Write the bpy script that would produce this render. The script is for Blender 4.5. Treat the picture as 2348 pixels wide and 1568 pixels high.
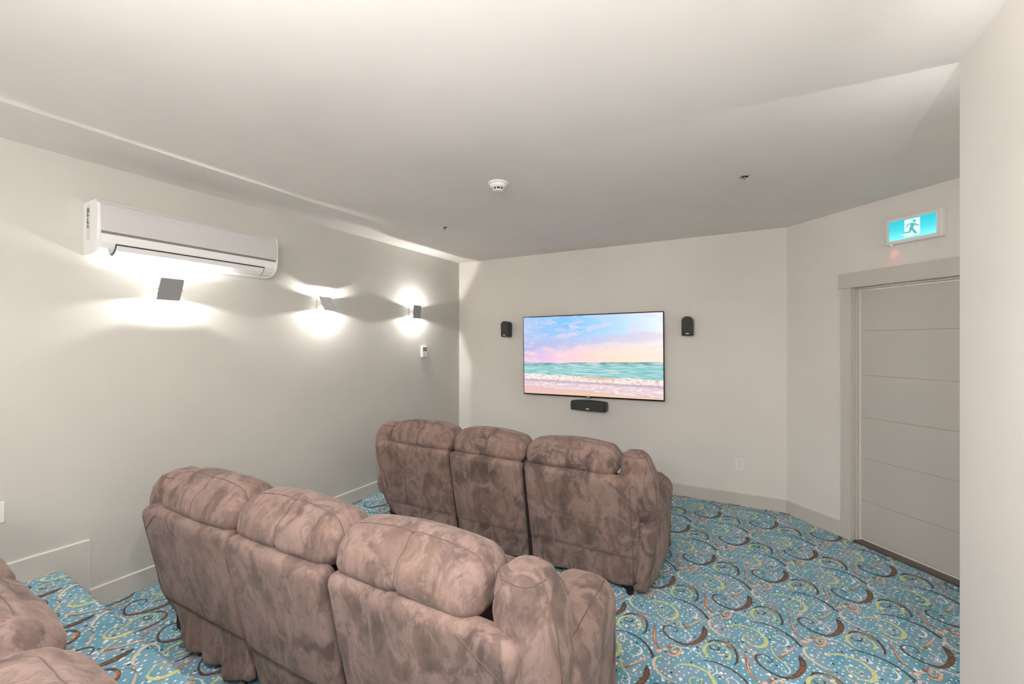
import bpy, bmesh, math, random
import numpy as np
from mathutils import Vector, Matrix

random.seed(7)
PI = math.pi
R = math.radians
C = bpy.context.scene.collection
for o in list(bpy.data.objects):
    bpy.data.objects.remove(o)

# ------------------------------------------------------------------ camera
F_PX = 976.5
cd = bpy.data.cameras.new('camera')
cam = bpy.data.objects.new('camera', cd)
C.objects.link(cam)
cd.sensor_fit = 'HORIZONTAL'
cd.sensor_width = 36
cd.lens = 36 * F_PX / 2348
cd.shift_y = 0.0
cd.clip_start = .02
cam.location = (0, 0, 1.6)
cam.rotation_euler = (R(90), 0, R(28.86))
bpy.context.scene.camera = cam

# ------------------------------------------------------------------ light and exposure
W = bpy.data.worlds.new('world')
bpy.context.scene.world = W
W.use_nodes = True
W.node_tree.nodes['Background'].inputs[0].default_value = (1, .97, .93, 1)
W.node_tree.nodes['Background'].inputs[1].default_value = .8
vs = bpy.context.scene.view_settings
vs.view_transform = 'Standard'
vs.look = 'None'
vs.gamma = 1
vs.use_curve_mapping = False
vs.exposure = 0.60

def area(name, loc, sx, sy, power, rot=(0, 0, 0), col=(1, .955, .928)):
    l = bpy.data.lights.new(name, 'AREA')
    l.shape = 'RECTANGLE'; l.size = sx; l.size_y = sy
    l.energy = power; l.color = col
    o = bpy.data.objects.new(name, l); C.objects.link(o)
    o.location = loc; o.rotation_euler = rot
    return o

# globe lamps added out of view as fill light (their fittings are built below)
FILL_LAMPS = [(-.95, .10), (-.22, .28), (-1.3, -1.3), (-.2, -1.9)]
GLOBE_L = 110.0
SCONCE_W = 13.0

# ------------------------------------------------------------------ helpers
XL, YT, H, DG, XR, YR = -3.434, 4.737, 2.6746, 5.067, .7167, 2.262
XC = DG - YT                      # x of the corner between screen wall and door wall
YB = -3.6                         # rear wall
S2 = math.sqrt(.5)

def srgb(r, g, b):
    f = lambda c: (c / 255 / 12.92) if c <= 10 else ((c / 255 + .055) / 1.055) ** 2.4
    return (f(r), f(g), f(b), 1)

def mesh_obj(name, verts, faces, mats, parent=None, smooth=False, midx=None):
    me = bpy.data.meshes.new(name)
    me.from_pydata([tuple(v) for v in verts], [], faces)
    for m in (mats if isinstance(mats, (list, tuple)) else [mats]):
        me.materials.append(m)
    if midx is not None:
        me.polygons.foreach_set('material_index', midx)
    if smooth:
        me.polygons.foreach_set('use_smooth', [True] * len(me.polygons))
    me.update()
    o = bpy.data.objects.new(name, me)
    C.objects.link(o)
    if parent: o.parent = parent
    return o

def bm_obj(name, bm, mat, parent=None, smooth=False):
    bmesh.ops.recalc_face_normals(bm, faces=bm.faces)
    me = bpy.data.meshes.new(name)
    bm.to_mesh(me); bm.free()
    for m in (mat if isinstance(mat, (list, tuple)) else [mat]):
        me.materials.append(m)
    if smooth:
        me.polygons.foreach_set('use_smooth', [True] * len(me.polygons))
    o = bpy.data.objects.new(name, me)
    C.objects.link(o)
    if parent: o.parent = parent
    return o

def add_box(bm, lo, hi, bevel=0, seg=2, mat=0):
    r = bmesh.ops.create_cube(bm, size=1)
    vs_ = r['verts']
    for v in vs_:
        v.co = Vector([lo[i] + (v.co[i] + .5) * (hi[i] - lo[i]) for i in range(3)])
    if bevel:
        es = list({e for v in vs_ for e in v.link_edges})
        q = bmesh.ops.bevel(bm, geom=es, offset=bevel, segments=seg, affect='EDGES', profile=.5)
        if mat:
            for f in q['faces']: f.material_index = mat
    if mat:
        for f in {f for v in vs_ if v.is_valid for f in v.link_faces}: f.material_index = mat
    return vs_

def box(name, lo, hi, mat, parent=None, bevel=0, seg=2, smooth=False):
    bm = bmesh.new(); add_box(bm, lo, hi, bevel, seg)
    return bm_obj(name, bm, mat, parent, smooth)

def add_cyl(bm, p0, p1, r0, r1=None, n=16):
    p0 = Vector(p0); p1 = Vector(p1)
    d = p1 - p0
    q = d.to_track_quat('Z', 'Y').to_matrix().to_4x4()
    M = Matrix.Translation((p0 + p1) / 2) @ q
    bmesh.ops.create_cone(bm, cap_ends=True, segments=n, radius1=r0, radius2=r0 if r1 is None else r1, depth=d.length, matrix=M)

def lathe(name, prof, mat, parent=None, n=40, smooth=True):
    vs_, fs = [], []
    for r, z in prof:
        for k in range(n):
            a = 2 * PI * k / n
            vs_.append((r * math.cos(a), r * math.sin(a), z))
    for i in range(len(prof) - 1):
        for k in range(n):
            k2 = (k + 1) % n
            fs.append((i * n + k, i * n + k2, (i + 1) * n + k2, (i + 1) * n + k))
    o = mesh_obj(name, vs_, fs, mat, parent, smooth)
    return o

def prism(name, poly, y0, y1, mat, parent=None, axis='Y', bevel=0, smooth=False):
    """extrude a 2D outline (a, z) along Y (a is x) or along X (a is y)"""
    bm = bmesh.new()
    mk = (lambda a, z, t: (a, t, z)) if axis == 'Y' else (lambda a, z, t: (t, a, z))
    v0 = [bm.verts.new(mk(a, z, y0)) for a, z in poly]
    v1 = [bm.verts.new(mk(a, z, y1)) for a, z in poly]
    n = len(poly)
    f0 = bm.faces.new(v0); f1 = bm.faces.new(v1[::-1])
    for i in range(n):
        bm.faces.new((v0[i], v1[i], v1[(i + 1) % n], v0[(i + 1) % n]))
    if bevel:
        es = [e for e in bm.edges if (e.verts[0] in v0) == (e.verts[1] in v0)]
        bmesh.ops.bevel(bm, geom=es, offset=bevel, segments=3, affect='EDGES', profile=.5)
    return bm_obj(name, bm, mat, parent, smooth)

def tube(name, pts, rad, mat, parent=None, n=6, closed=False):
    pts = [Vector(p) for p in pts]
    vs_, fs = [], []
    m = len(pts)
    for i, p in enumerate(pts):
        a = pts[max(i - 1, 0)]; b = pts[min(i + 1, m - 1)]
        t = (b - a).normalized()
        u = t.cross(Vector((.31, .17, .93))).normalized(); w = t.cross(u)
        for k in range(n):
            an = 2 * PI * k / n
            vs_.append(p + (u * math.cos(an) + w * math.sin(an)) * rad)
    for i in range(m - 1):
        for k in range(n):
            k2 = (k + 1) % n
            fs.append((i * n + k, i * n + k2, (i + 1) * n + k2, (i + 1) * n + k))
    return vs_, fs

def thing(name, label, cat, loc=(0, 0, 0), rotz=0, group=None):
    o = bpy.data.objects.new(name, None); C.objects.link(o)
    o.location = loc; o.rotation_euler = (0, 0, rotz); o.empty_display_size = .1
    o['label'] = label; o['category'] = cat
    if group: o['group'] = group
    return o

def struct(o):
    o['kind'] = 'structure'
    return o

def copy_tree(o, parent=None):
    c = o.copy(); C.objects.link(c); c.parent = parent
    for ch in list(o.children):
        copy_tree(ch, c)
    return c

# ------------------------------------------------------------------ node helper
class Nt:
    def __init__(s, name):
        s.m = bpy.data.materials.new(name); s.m.use_nodes = True
        s.t = s.m.node_tree; s.b = s.t.nodes['Principled BSDF']
    def _in(s, sock, v):
        if isinstance(v, bpy.types.NodeSocket): s.t.links.new(v, sock)
        elif isinstance(v, Sk): s.t.links.new(v.s, sock)
        elif v is not None: sock.default_value = v
    def math(s, op, a, b=None, c=None, clamp=False):
        n = s.t.nodes.new('ShaderNodeMath'); n.operation = op; n.use_clamp = clamp
        for i, v in enumerate((a, b, c)):
            if v is not None: s._in(n.inputs[i], v)
        return Sk(s, n.outputs[0])
    def co(s, kind='Object'):
        n = s.t.nodes.new('ShaderNodeTexCoord'); return Sk(s, n.outputs[kind])
    def pos(s):
        n = s.t.nodes.new('ShaderNodeNewGeometry'); return Sk(s, n.outputs['Position'])
    def xyz(s, v):
        n = s.t.nodes.new('ShaderNodeSeparateXYZ'); s._in(n.inputs[0], v)
        return [Sk(s, n.outputs[i]) for i in range(3)]
    def comb(s, x, y, z=0.0):
        n = s.t.nodes.new('ShaderNodeCombineXYZ')
        for i, v in enumerate((x, y, z)): s._in(n.inputs[i], v)
        return Sk(s, n.outputs[0])
    def mapping(s, v, loc=(0, 0, 0), rot=(0, 0, 0), scale=(1, 1, 1)):
        n = s.t.nodes.new('ShaderNodeMapping'); s._in(n.inputs[0], v)
        n.inputs[1].default_value = loc; n.inputs[2].default_value = rot; n.inputs[3].default_value = scale
        return Sk(s, n.outputs[0])
    def noise(s, v, scale, detail=3, rough=.5, dist=0, out=0):
        n = s.t.nodes.new('ShaderNodeTexNoise'); s._in(n.inputs['Vector'], v)
        n.inputs['Scale'].default_value = scale; n.inputs['Detail'].default_value = detail
        n.inputs['Roughness'].default_value = rough; n.inputs['Distortion'].default_value = dist
        return Sk(s, n.outputs[out])
    def voro(s, v, scale, rnd=1., out='Distance', feature='F1', dim='3D'):
        n = s.t.nodes.new('ShaderNodeTexVoronoi'); n.feature = feature; n.voronoi_dimensions = dim
        s._in(n.inputs['Vector'], v); n.inputs['Scale'].default_value = scale
        n.inputs['Randomness'].default_value = rnd
        return Sk(s, n.outputs[out])
    def ramp(s, f, stops, interp='LINEAR'):
        n = s.t.nodes.new('ShaderNodeValToRGB'); s._in(n.inputs[0], f)
        cr = n.color_ramp; cr.interpolation = interp
        while len(cr.elements) < len(stops): cr.elements.new(.5)
        for e, (p, c) in zip(cr.elements, stops):
            e.position = p; e.color = c if hasattr(c, '__len__') else (c, c, c, 1)
        return Sk(s, n.outputs[0])
    def mix(s, f, a, b, blend='MIX'):
        n = s.t.nodes.new('ShaderNodeMix'); n.data_type = 'RGBA'; n.blend_type = blend
        s._in(n.inputs[0], f); s._in(n.inputs[6], a); s._in(n.inputs[7], b)
        return Sk(s, n.outputs[2])
    def step(s, x, a, b):
        n = s.t.nodes.new('ShaderNodeMapRange'); n.interpolation_type = 'SMOOTHSTEP'; n.clamp = True
        s._in(n.inputs[0], x); s._in(n.inputs[1], a); s._in(n.inputs[2], b)
        n.inputs[3].default_value = 0; n.inputs[4].default_value = 1
        return Sk(s, n.outputs[0])
    def set(s, **k):
        for a, v in k.items():
            s._in(s.b.inputs[a.replace('_', ' ')], v)
        return s
    def bump(s, h, strength=.3, dist=.01):
        n = s.t.nodes.new('ShaderNodeBump'); s._in(n.inputs['Height'], h)
        n.inputs['Strength'].default_value = strength; n.inputs['Distance'].default_value = dist
        s.t.links.new(n.outputs[0], s.b.inputs['Normal'])

class Sk:
    def __init__(s, nt, sock): s.n = nt; s.s = sock
    def __add__(s, o): return s.n.math('ADD', s, o)
    __radd__ = __add__
    def __sub__(s, o): return s.n.math('SUBTRACT', s, o)
    def __rsub__(s, o): return s.n.math('SUBTRACT', o, s)
    def __mul__(s, o): return s.n.math('MULTIPLY', s, o)
    __rmul__ = __mul__
    def __truediv__(s, o): return s.n.math('DIVIDE', s, o)

def flat(name, col, rough=.6, metal=0, **k):
    n = Nt(name); n.set(Base_Color=col, Roughness=rough, Metallic=metal)
    for a, v in k.items(): n._in(n.b.inputs[a.replace('_', ' ')], v)
    return n.m

# ------------------------------------------------------------------ materials
def paint(name, col, rough=.75, amt=.03, bump=.06):
    n = Nt(name)
    p = n.pos()
    f = n.noise(p, 1.3, 3, .55)
    c2 = tuple(c * (1 - amt * 2) for c in col[:3]) + (1,)
    base = n.mix(n.ramp(f, [(.35, 0.), (.7, 1.)]), col, c2)
    n.set(Base_Color=base, Roughness=rough)
    n.bump(n.noise(p, 260, 2, .6), bump, .002)
    return n.m

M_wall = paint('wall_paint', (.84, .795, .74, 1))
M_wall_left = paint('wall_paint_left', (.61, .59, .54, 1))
M_ceil = paint('ceiling_paint', (.875, .83, .785, 1), .85)
M_trim = paint('trim_paint', (.64, .60, .55, 1), .35, .02, .02)
M_door = paint('door_paint', (.60, .565, .52, 1), .4, .02, .02)
M_white = flat('white_plastic', srgb(238, 236, 230), .35)
M_whiteg = flat('glossy_white_plastic', srgb(240, 240, 238), .12)
M_panel = flat('silver_grey_panel', srgb(205, 203, 202), .16)
M_grey = flat('grey_strip', srgb(135, 130, 124), .35)
M_dkline = flat('dark_gap', srgb(60, 58, 55), .6)
M_black = flat('black_plastic', (.012, .012, .012, 1), .35)
M_blackgloss = flat('black_gloss', (.01, .009, .008, 1), .12)
M_steel = flat('brushed_steel', (.60, .60, .585, 1), .42, .15)
M_steel_shaded = flat('shaded_brushed_steel', (.36, .36, .36, 1), .42, .2)  # same steel with the shade on the front plates put into its colour
M_sconce_in = flat('sconce_inner_white', (.85, .85, .83, 1), .5)
M_chrome = flat('chrome', (.75, .75, .73, 1), .12, 1)
M_silver = flat('silver_badge', (.75, .75, .72, 1), .3, .4)
M_thresh = flat('dark_threshold', srgb(84, 72, 62), .5)
M_seal = flat('white_seal', srgb(246, 243, 236), .4)
M_screen_grey = flat('display_grey', srgb(125, 120, 112), .3)

n = Nt('speaker_cloth')
n.set(Base_Color=n.mix(n.voro(n.co(), 900, 0), (.03, .031, .029, 1), (.06, .062, .058, 1)), Roughness=.8)
M_cloth = n.m

# suede upholstery: brushed nap, light and dark patches of the pile
def suede():
    n = Nt('brown_suede')
    p = n.pos()
    st = n.mapping(p, rot=(0, R(14), R(8)), scale=(2.0, 2.0, 1.15))
    a = n.noise(st, 2.6, 6, .60, .7)
    b = n.noise(n.mapping(p, loc=(3, 7, 1), rot=(0, R(-35), R(20)), scale=(1.5, 1.5, .9)), 6.0, 5, .62, 1.0)
    e = n.noise(n.mapping(p, loc=(1, 4, 8), scale=(1.2, 1.2, .8)), 14.0, 4, .6, 1.4)
    c = n.noise(n.mapping(p, scale=(1.8, 1.8, .5)), 48, 3, .65, .6)
    dark = srgb(88, 74, 70); mid = srgb(128, 107, 99); light = srgb(168, 143, 134); warm = srgb(150, 124, 107)
    col = n.mix(n.ramp(a, [(.38, 0.), (.46, .45), (.50, .55), (.515, .80), (.62, 1.)]), dark, mid)
    col = n.mix(n.math('MULTIPLY', n.ramp(b, [(.42, 0.), (.50, .35), (.51, .7), (.62, 1.)]), .55), col, light)
    col = n.mix(n.math('MULTIPLY', n.ramp(e, [(.55, 0.), (.59, .8), (.68, 1.)]), .38), col, dark)
    wm = n.ramp(n.noise(n.mapping(p, loc=(9, 2, 5)), 4.2, 3, .5, .8), [(.48, 0.), (.62, 1.)])
    col = n.mix(n.math('MULTIPLY', wm, .30), col, warm)
    col = n.mix(n.math('MULTIPLY', n.ramp(c, [(.35, 0.), (.7, 1.)]), .28), col, dark)
    n.set(Base_Color=col, Roughness=.9)
    n.b.inputs['Sheen Weight'].default_value = .14
    n.b.inputs['Sheen Roughness'].default_value = .5
    n.b.inputs['Sheen Tint'].default_value = (1, .9, .86, 1)
    n.b.inputs['Specular IOR Level'].default_value = .2
    h = n.noise(st, 22, 5, .62, 1.2) * .6 + n.noise(p, 220, 2, .6) * .2
    n.bump(h, .30, .008)
    return n.m
M_suede = suede()
M_pipe = flat('suede_piping', srgb(106, 87, 81), .9)
M_base = flat('black_base_cloth', srgb(38, 30, 28), .9)

# carpet ground: teal pile with white ovals and dark specks
def carpet(name='carpet_ground', tint=None):
    n = Nt(name)
    p = n.pos()
    px_, py_, pz_ = n.xyz(p)
    p = n.comb(px_, py_ - pz_, 0.0)
    g = n.noise(p, 7, 4, .6, .4)
    base = n.ramp(g, [(.3, srgb(98, 158, 180)), (.46, srgb(122, 174, 194)), (.56, srgb(136, 172, 191)), (.68, srgb(158, 176, 194))])
    tuft = n.noise(p, 420, 2, .7)
    base = n.mix(n.ramp(tuft, [(.35, 0.), (.65, 1.)]), n.mix(.2, base, srgb(70, 126, 148)), base)
    d1 = n.voro(n.mapping(p, rot=(0, 0, .5), scale=(1.0, .78, 1)), 36, .52, dim='2D')
    m1 = n.math('LESS_THAN', d1 + (tuft - .5) * .1, .155)
    d2 = n.voro(n.mapping(p, loc=(.3, .1, 0), scale=(1, .8, 1)), 11, .8, dim='2D')
    m2 = n.math('LESS_THAN', d2, .085)
    d3 = n.voro(n.mapping(p, loc=(.7, .9, 0), scale=(1, .9, 1)), 9, .9, dim='2D')
    m3 = n.math('LESS_THAN', d3, .052)
    col = n.mix(m1, base, srgb(246, 250, 250))
    col = n.mix(m2, col, srgb(250, 250, 248))
    col = n.mix(m3, col, srgb(64, 66, 64))
    n.set(Base_Color=col, Roughness=.95)
    n.bump(n.noise(p, 500, 2, .7), .5, .003)
    return n.m
M_carpet = carpet()

def yarn(name, c1, c2, sc=90):
    n = Nt(name)
    p = n.pos()
    f = n.ramp(n.noise(p, sc, 3, .7), [(.40, 0.), (.58, 1.)])
    n.set(Base_Color=n.mix(f, c1, c2), Roughness=.95)
    n.bump(n.noise(p, 500, 2, .7), .5, .003)
    return n.m
YM = [yarn('yarn_dark_brown', srgb(72, 60, 56), srgb(108, 90, 82)),
      yarn('yarn_white', srgb(226, 236, 236), srgb(248, 248, 246)),
      yarn('yarn_cream', srgb(214, 198, 174), srgb(238, 220, 196)),
      yarn('yarn_yellow_green', srgb(184, 198, 150), srgb(224, 222, 156)),
      yarn('yarn_rust', srgb(136, 88, 62), srgb(206, 138, 94), 140),
      yarn('yarn_peach', srgb(206, 172, 144), srgb(238, 200, 166), 140),
      yarn('yarn_speckled_brown', srgb(84, 66, 56), srgb(150, 108, 74), 150),
      yarn('yarn_grey_brown', srgb(122, 116, 112), srgb(150, 144, 136))]
DK, WH, CR, YG, RU, PE, BR, GB = range(8)

# ------------------------------------------------------------------ carpet motif (woven strokes)
def s_unproj(px, py, z=0.):
    d = F_PX * (1.6 - z) / (py - 784.2); l = (px - 1174) / F_PX * d
    s, c = math.sin(.50374), math.cos(.50374)
    return (-s * d + c * l, c * d + s * l)

def catmull(P, n=6):
    P = [np.array(p, float) for p in P]
    P = [2 * P[0] - P[1]] + P + [2 * P[-1] - P[-2]]
    out = []
    for i in range(1, len(P) - 2):
        for k in range(n):
            t = k / n
            out.append(.5 * ((2 * P[i]) + (-P[i - 1] + P[i + 1]) * t + (2 * P[i - 1] - 5 * P[i] + 4 * P[i + 1] - P[i + 2]) * t * t
                             + (-P[i - 1] + 3 * P[i] - 3 * P[i + 1] + P[i + 2]) * t ** 3))
    out.append(P[-2])
    return np.array(out)

def stroke(pts, widths, n=5):
    c = catmull(pts, n)
    w = np.interp(np.linspace(0, len(pts) - 1, len(c)), np.linspace(0, len(pts) - 1, len(widths)), widths)
    t = np.gradient(c, axis=0); t /= np.linalg.norm(t, axis=1)[:, None] + 1e-9
    nn = np.stack([-t[:, 1], t[:, 0]], 1)
    return c + nn * w[:, None] / 2, c - nn * w[:, None] / 2

def zA(pts): return [s_unproj(1500 + x / 9.783, 1390 + y / 9.783) for x, y in pts]
def zB(pts): return [s_unproj(1660 + x / 9.783, 1390 + y / 9.783) for x, y in pts]
mm = .001
MOTIF = [  # material, points on the floor, widths in mm, layer
 (GB, zA([(1520,745),(1700,765),(1850,810),(2000,890)]), [3,6,7,6], 0),
 (PE, zA([(1900,832),(2000,890),(2130,970),(2220,1030),(2290,1090)]), [4,9,11,9,6], 1),
 (DK, zB([(590,365),(700,362),(850,385),(1000,430),(1200,510),(1400,620),(1550,730),(1660,840),(1745,920)]), [2,4,6,8,9,11,12,14,16], 3),
 (WH, zA([(560,930),(700,940),(850,985),(980,1060),(1080,1140),(1150,1205)]), [4,6,8,6,4,2], 2),
 (CR, zA([(1470,400),(1500,432),(1560,410),(1530,370),(1460,330),(1370,300),(1280,305),(1235,360),(1245,440),(1310,520),(1420,610),(1550,685),(1740,740)]), [3,4,5,4,3,4,8,15,16,15,13,10,2], 4),
 (YG, zB([(90,465),(180,432),(300,430),(430,445),(580,490),(740,560),(860,660),(940,760),(940,860),(860,915),(740,915),(620,880),(520,810),(440,730),(440,670),(510,648),(600,670),(680,730),(660,775),(590,765),(560,730),(600,715)]), [2,10,12,13,14,15,17,21,22,19,14,9,8,7,6,5,5,5,5,4,3,2], 2),
 (DK, zA([(1110,455),(1130,530),(1130,620),(1090,700),(1010,770),(900,830),(760,865),(640,855),(500,800),(380,730),(270,640),(210,550),(220,470),(300,440),(400,445),(490,490),(530,545),(500,580),(440,575),(430,545)]), [6,27,29,27,24,20,16,13,11,10,11,12,10,6,5,5,5,5,4,3], 5),
 (BR, zA([(1132,530),(1130,620),(1090,702),(1010,772),(900,832),(760,862),(640,852)]), [4,18,20,18,14,9,2], 6),
 (BR, zA([(330,690),(255,620),(208,550),(218,485)]), [2,7,8,2], 6),
 (YG, zA([(580,310),(590,400),(640,480),(700,545)]), [4,9,11,6], 3),
 (WH, zA([(690,540),(770,610),(820,700),(820,760),(760,780),(690,740),(660,700),(700,680),(735,712)]), [3,5,7,7,5,4,4,4,2], 4),
 (WH, zA([(770,590),(870,612),(985,628)]), [2,3,1], 1),
 (RU, zA([(650,478),(700,480),(780,455),(880,405)]), [3,13,10,6], 4),
 (PE, zA([(760,452),(880,400),(980,350),(1075,295)]), [7,10,10,7], 5),
 (RU, zB([(1445,240),(1490,340),(1530,440),(1570,540),(1640,620),(1740,710),(1830,780)]), [5,13,15,15,12,8,5], 2),
 (PE, zB([(1500,340),(1535,440),(1580,540),(1650,625)]), [2,6,6,2], 3),
 (PE, zA([(60,1040),(110,1005),(190,990)]), [16,26,10], 3),
 (CR, zA([(90,1010),(150,1010)]), [14,14], 4),
 (CR, zA([(200,975),(300,960)]), [16,20], 4),
 (RU, zA([(300,935),(360,915),(420,930)]), [8,22,8], 5),
 (PE, zA([(290,1040),(370,1100),(490,1110),(580,1040),(600,960),(540,915),(450,930),(400,980),(430,1040),(500,1040),(520,990)]), [6,12,14,14,13,12,10,9,8,6,3], 3),
 (GB, zA([(330,1000),(400,1060),(470,1070),(540,1010)]), [4,12,12,4], 2),
 (YG, zA([(1310,1190),(1200,1130),(1130,1040),(1120,950),(1180,870),(1290,835),(1400,850),(1530,900),(1640,980),(1700,1070),(1690,1150),(1640,1190),(1590,1188)]), [4,12,17,18,16,11,7,7,9,12,13,12,5], 3),
 (CR, zA([(1470,1110),(1520,1100),(1565,1090)]), [8,18,8], 3),
 (DK, zA([(1240,895),(1270,950),(1350,990),(1440,985),(1460,940),(1415,915)]), [3,6,7,8,8,3], 5),
 (DK, zA([(1210,830),(1290,780),(1400,775),(1500,795),(1620,840),(1740,920),(1820,1010),(1860,1120),(1865,1230),(1840,1290),(1785,1325)]), [6,9,10,10,16,20,13,12,12,10,2], 6),
 (RU, zA([(1500,800),(1620,850),(1730,930),(1790,985)]), [5,17,15,4], 7),
 (PE, zA([(1560,830),(1660,890),(1720,930)]), [1,5,1], 8),
 (WH, zA([(1265,1440),(1240,1430),(1250,1402),(1300,1408),(1325,1450),(1290,1475),(1230,1460),(1205,1420),(1225,1385),(1300,1370)]), [3,4,4,4,5,4,4,4,3,2], 5),
 (WH, zA([(1375,1385),(1412,1450),(1390,1510),(1315,1535)]), [3,7,7,2], 4),
 (WH, zB([(1210,760),(1170,715),(1160,680),(1220,668),(1320,700),(1400,760),(1440,830),(1390,890),(1300,895),(1200,865)]), [5,6,5,4,5,9,13,8,5,2], 3),
 (PE, zB([(1210,770),(1180,730),(1175,700)]), [5,6,4], 4),
]
LA, LB = (.4475, -.0098), (.2197, .4550)
MOT = []
for m, pts, w, lay in MOTIF:
    l, r = stroke(pts, [x * mm for x in w])
    MOT.append((m, l, r, lay))

def motif_faces(inside, place, irange, jrange):
    vs_, fs, mi = [], [], []
    for i in irange:
        for j in jrange:
            ox = i * LA[0] + j * LB[0]; oy = i * LA[1] + j * LB[1]
            for m, l, r, lay in MOT:
                b0 = len(vs_); h = .0010 + lay * .00035
                for k in range(len(l)):
                    vs_.append(place(l[k][0] + ox, l[k][1] + oy, h)); vs_.append(place(r[k][0] + ox, r[k][1] + oy, h))
                for k in range(len(l) - 1):
                    cx, cy = (l[k][0] + r[k + 1][0]) / 2 + ox, (l[k][1] + r[k + 1][1]) / 2 + oy
                    if inside(cx, cy):
                        fs.append((b0 + 2 * k + 1, b0 + 2 * k + 3, b0 + 2 * k + 2, b0 + 2 * k)); mi.append(m + 1)
    used = sorted({v for f in fs for v in f}); mp = {v: q for q, v in enumerate(used)}
    return [vs_[v] for v in used], [tuple(mp[v] for v in f) for f in fs], mi

# ------------------------------------------------------------------ room shell
PLAT_Z = .30
def plat_edge(x): return .868 - (x + 2.6) * .030     # front edge of the raised tier, slightly skewed

poly = [(XL, YB), (XR, YB), (XR, YR), (DG - YR, YR), (XC, YT), (XL, YT)]
# floor with its woven motif
fv = [(XL - .1, YB, 0), (3.2, YB, 0), (3.2, YT + .2, 0), (XL - .1, YT + .2, 0)]
ff = [(0, 1, 2, 3)]
def in_floor(x, y):
    return XL + .0 < x and y < YT and x + y < DG + .06 and y > plat_edge(x) - .02 and not (x > XR and y < YR)
mv, mf, mi = motif_faces(in_floor, lambda x, y, h: (x, y, h), range(-16, 12), range(-6, 8))
nb = len(fv)
floor = mesh_obj('floor', fv + mv, ff + [tuple(a + nb for a in f) for f in mf], [M_carpet] + YM, midx=[0] + mi)
struct(floor)

# raised carpeted tier with a rounded nosing
x0, x1 = XL, XR
rn = .018
prof = [(-4.0, PLAT_Z)] + [(-rn + rn * math.sin(a), PLAT_Z - rn + rn * math.cos(a)) for a in np.linspace(0, PI / 2, 6)] + [(0, 0)]
pv, pf = [], []
NX = 2
for x in (x0, x1):
    for a, z in prof: pv.append((x, plat_edge(x) + a if a > -3 else YB, z))
n_ = len(prof)
for k in range(n_ - 1): pf.append((k, k + n_, k + n_ + 1, k + 1))
pf.append((0, n_, n_ + n_ - 1, n_ - 1)) if False else None
pf = [f for f in pf if f]
arc = rn * PI / 2
def place_p(x, y, h):
    e = plat_edge(x); t = y - (e - rn)
    if t <= 0: return (x, y, PLAT_Z + h)
    if t < arc:
        a = t / rn
        return (x, e - rn + (rn + h) * math.sin(a), PLAT_Z - rn + (rn + h) * math.cos(a))
    return (x, e + h, PLAT_Z - rn - (t - arc))
def in_p(x, y): return x > XL and x < XR and y < plat_edge(x) + .27
OX, OY = .16, -.02
mv, mf, mi = motif_faces(lambda x, y: in_p(x + OX, y + OY), lambda x, y, h: place_p(x + OX, y + OY, h), range(-14, 8), range(-11, -2))
nb = len(pv)
tier = mesh_obj('floor_platform', pv + mv, pf + [tuple(a + nb for a in f) for f in mf], [M_carpet] + YM, midx=[0] * len(pf) + mi)
struct(tier)

def wallbox(name, lo, hi, mat): return struct(box(name, lo, hi, mat))
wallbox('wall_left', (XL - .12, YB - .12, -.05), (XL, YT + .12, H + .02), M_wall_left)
wallbox('wall_back', (XL - .12, YT, -.05), (XC + .2, YT + .12, H + .02), M_wall)
wallbox('wall_rear', (XL - .12, YB - .12, -.05), (3.4, YB, H + .02), M_wall)
wallbox('wall_right', (XR, YB - .1, -.05), (3.3, YR, H + .02), M_wall)
wallbox('ceiling', (XL - .12, YB - .12, H), (3.4, YT + .15, H + .12), M_ceil)

# door wall at 45 degrees, built in its own frame: a along the wall, n into the wall
def DW(a, n, z): return (XC + a * S2 + n * S2, YT - a * S2 + n * S2, z)
def dbox(name, a0, a1, n0, n1, z0, z1, mat, parent=None, bevel=0):
    bm = bmesh.new(); add_box(bm, (a0, n0, z0), (a1, n1, z1), bevel, 2)
    for v in bm.verts: v.co = DW(*v.co)
    return bm_obj(name, bm, mat, parent)
def a_of(x): return (x - XC) / S2
A_IN = a_of(.750)                      # inner edge of the left casing
A_CO = a_of(.687)
DOORW = .92
bm = bmesh.new()
for lo, hi in [((0, 0, -.05), (A_IN - .012, .14, H + .02)), ((A_IN + DOORW + .012, 0, -.05), (3.6, .14, H + .02)),
               ((A_IN - .012, 0, 2.06), (A_IN + DOORW + .012, .14, H + .02))]:
    add_box(bm, lo, hi)
for v in bm.verts: v.co = DW(*v.co)
struct(bm_obj('wall_door', bm, M_wall))

door = struct(thing('door_1', '', ''))
del door['label'], door['category']
ND = .06
# jamb, stop, slab panels
dbox('jamb', A_IN - .012, A_IN, -.002, .14, 0, 2.04, M_trim, door)
dbox('jamb', A_IN + DOORW, A_IN + DOORW + .012, -.002, .14, 0, 2.04, M_trim, door)
dbox('head_jamb', A_IN - .012, A_IN + DOORW + .012, -.002, .14, 2.035, 2.06, M_trim, door)
dbox('door_stop', A_IN, A_IN + .010, .030, ND + .002, 0, 2.035, M_trim, door)
dbox('door_stop', A_IN, A_IN + DOORW, .030, ND + .002, 2.018, 2.036, M_trim, door)
dbox('weather_seal', A_IN + .010, A_IN + .015, ND - .006, ND + .004, .012, 2.02, M_seal, door)
dbox('weather_seal', A_IN + .010, A_IN + DOORW, ND - .004, ND + .004, 2.012, 2.0175, M_seal, door)
dbox('weather_seal', A_IN + .010, A_IN + DOORW, ND - .004, ND + .004, .022, .029, M_seal, door)
zs = [.03, .33, .67, 1.0, 1.335, 1.69, 2.012]
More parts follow.
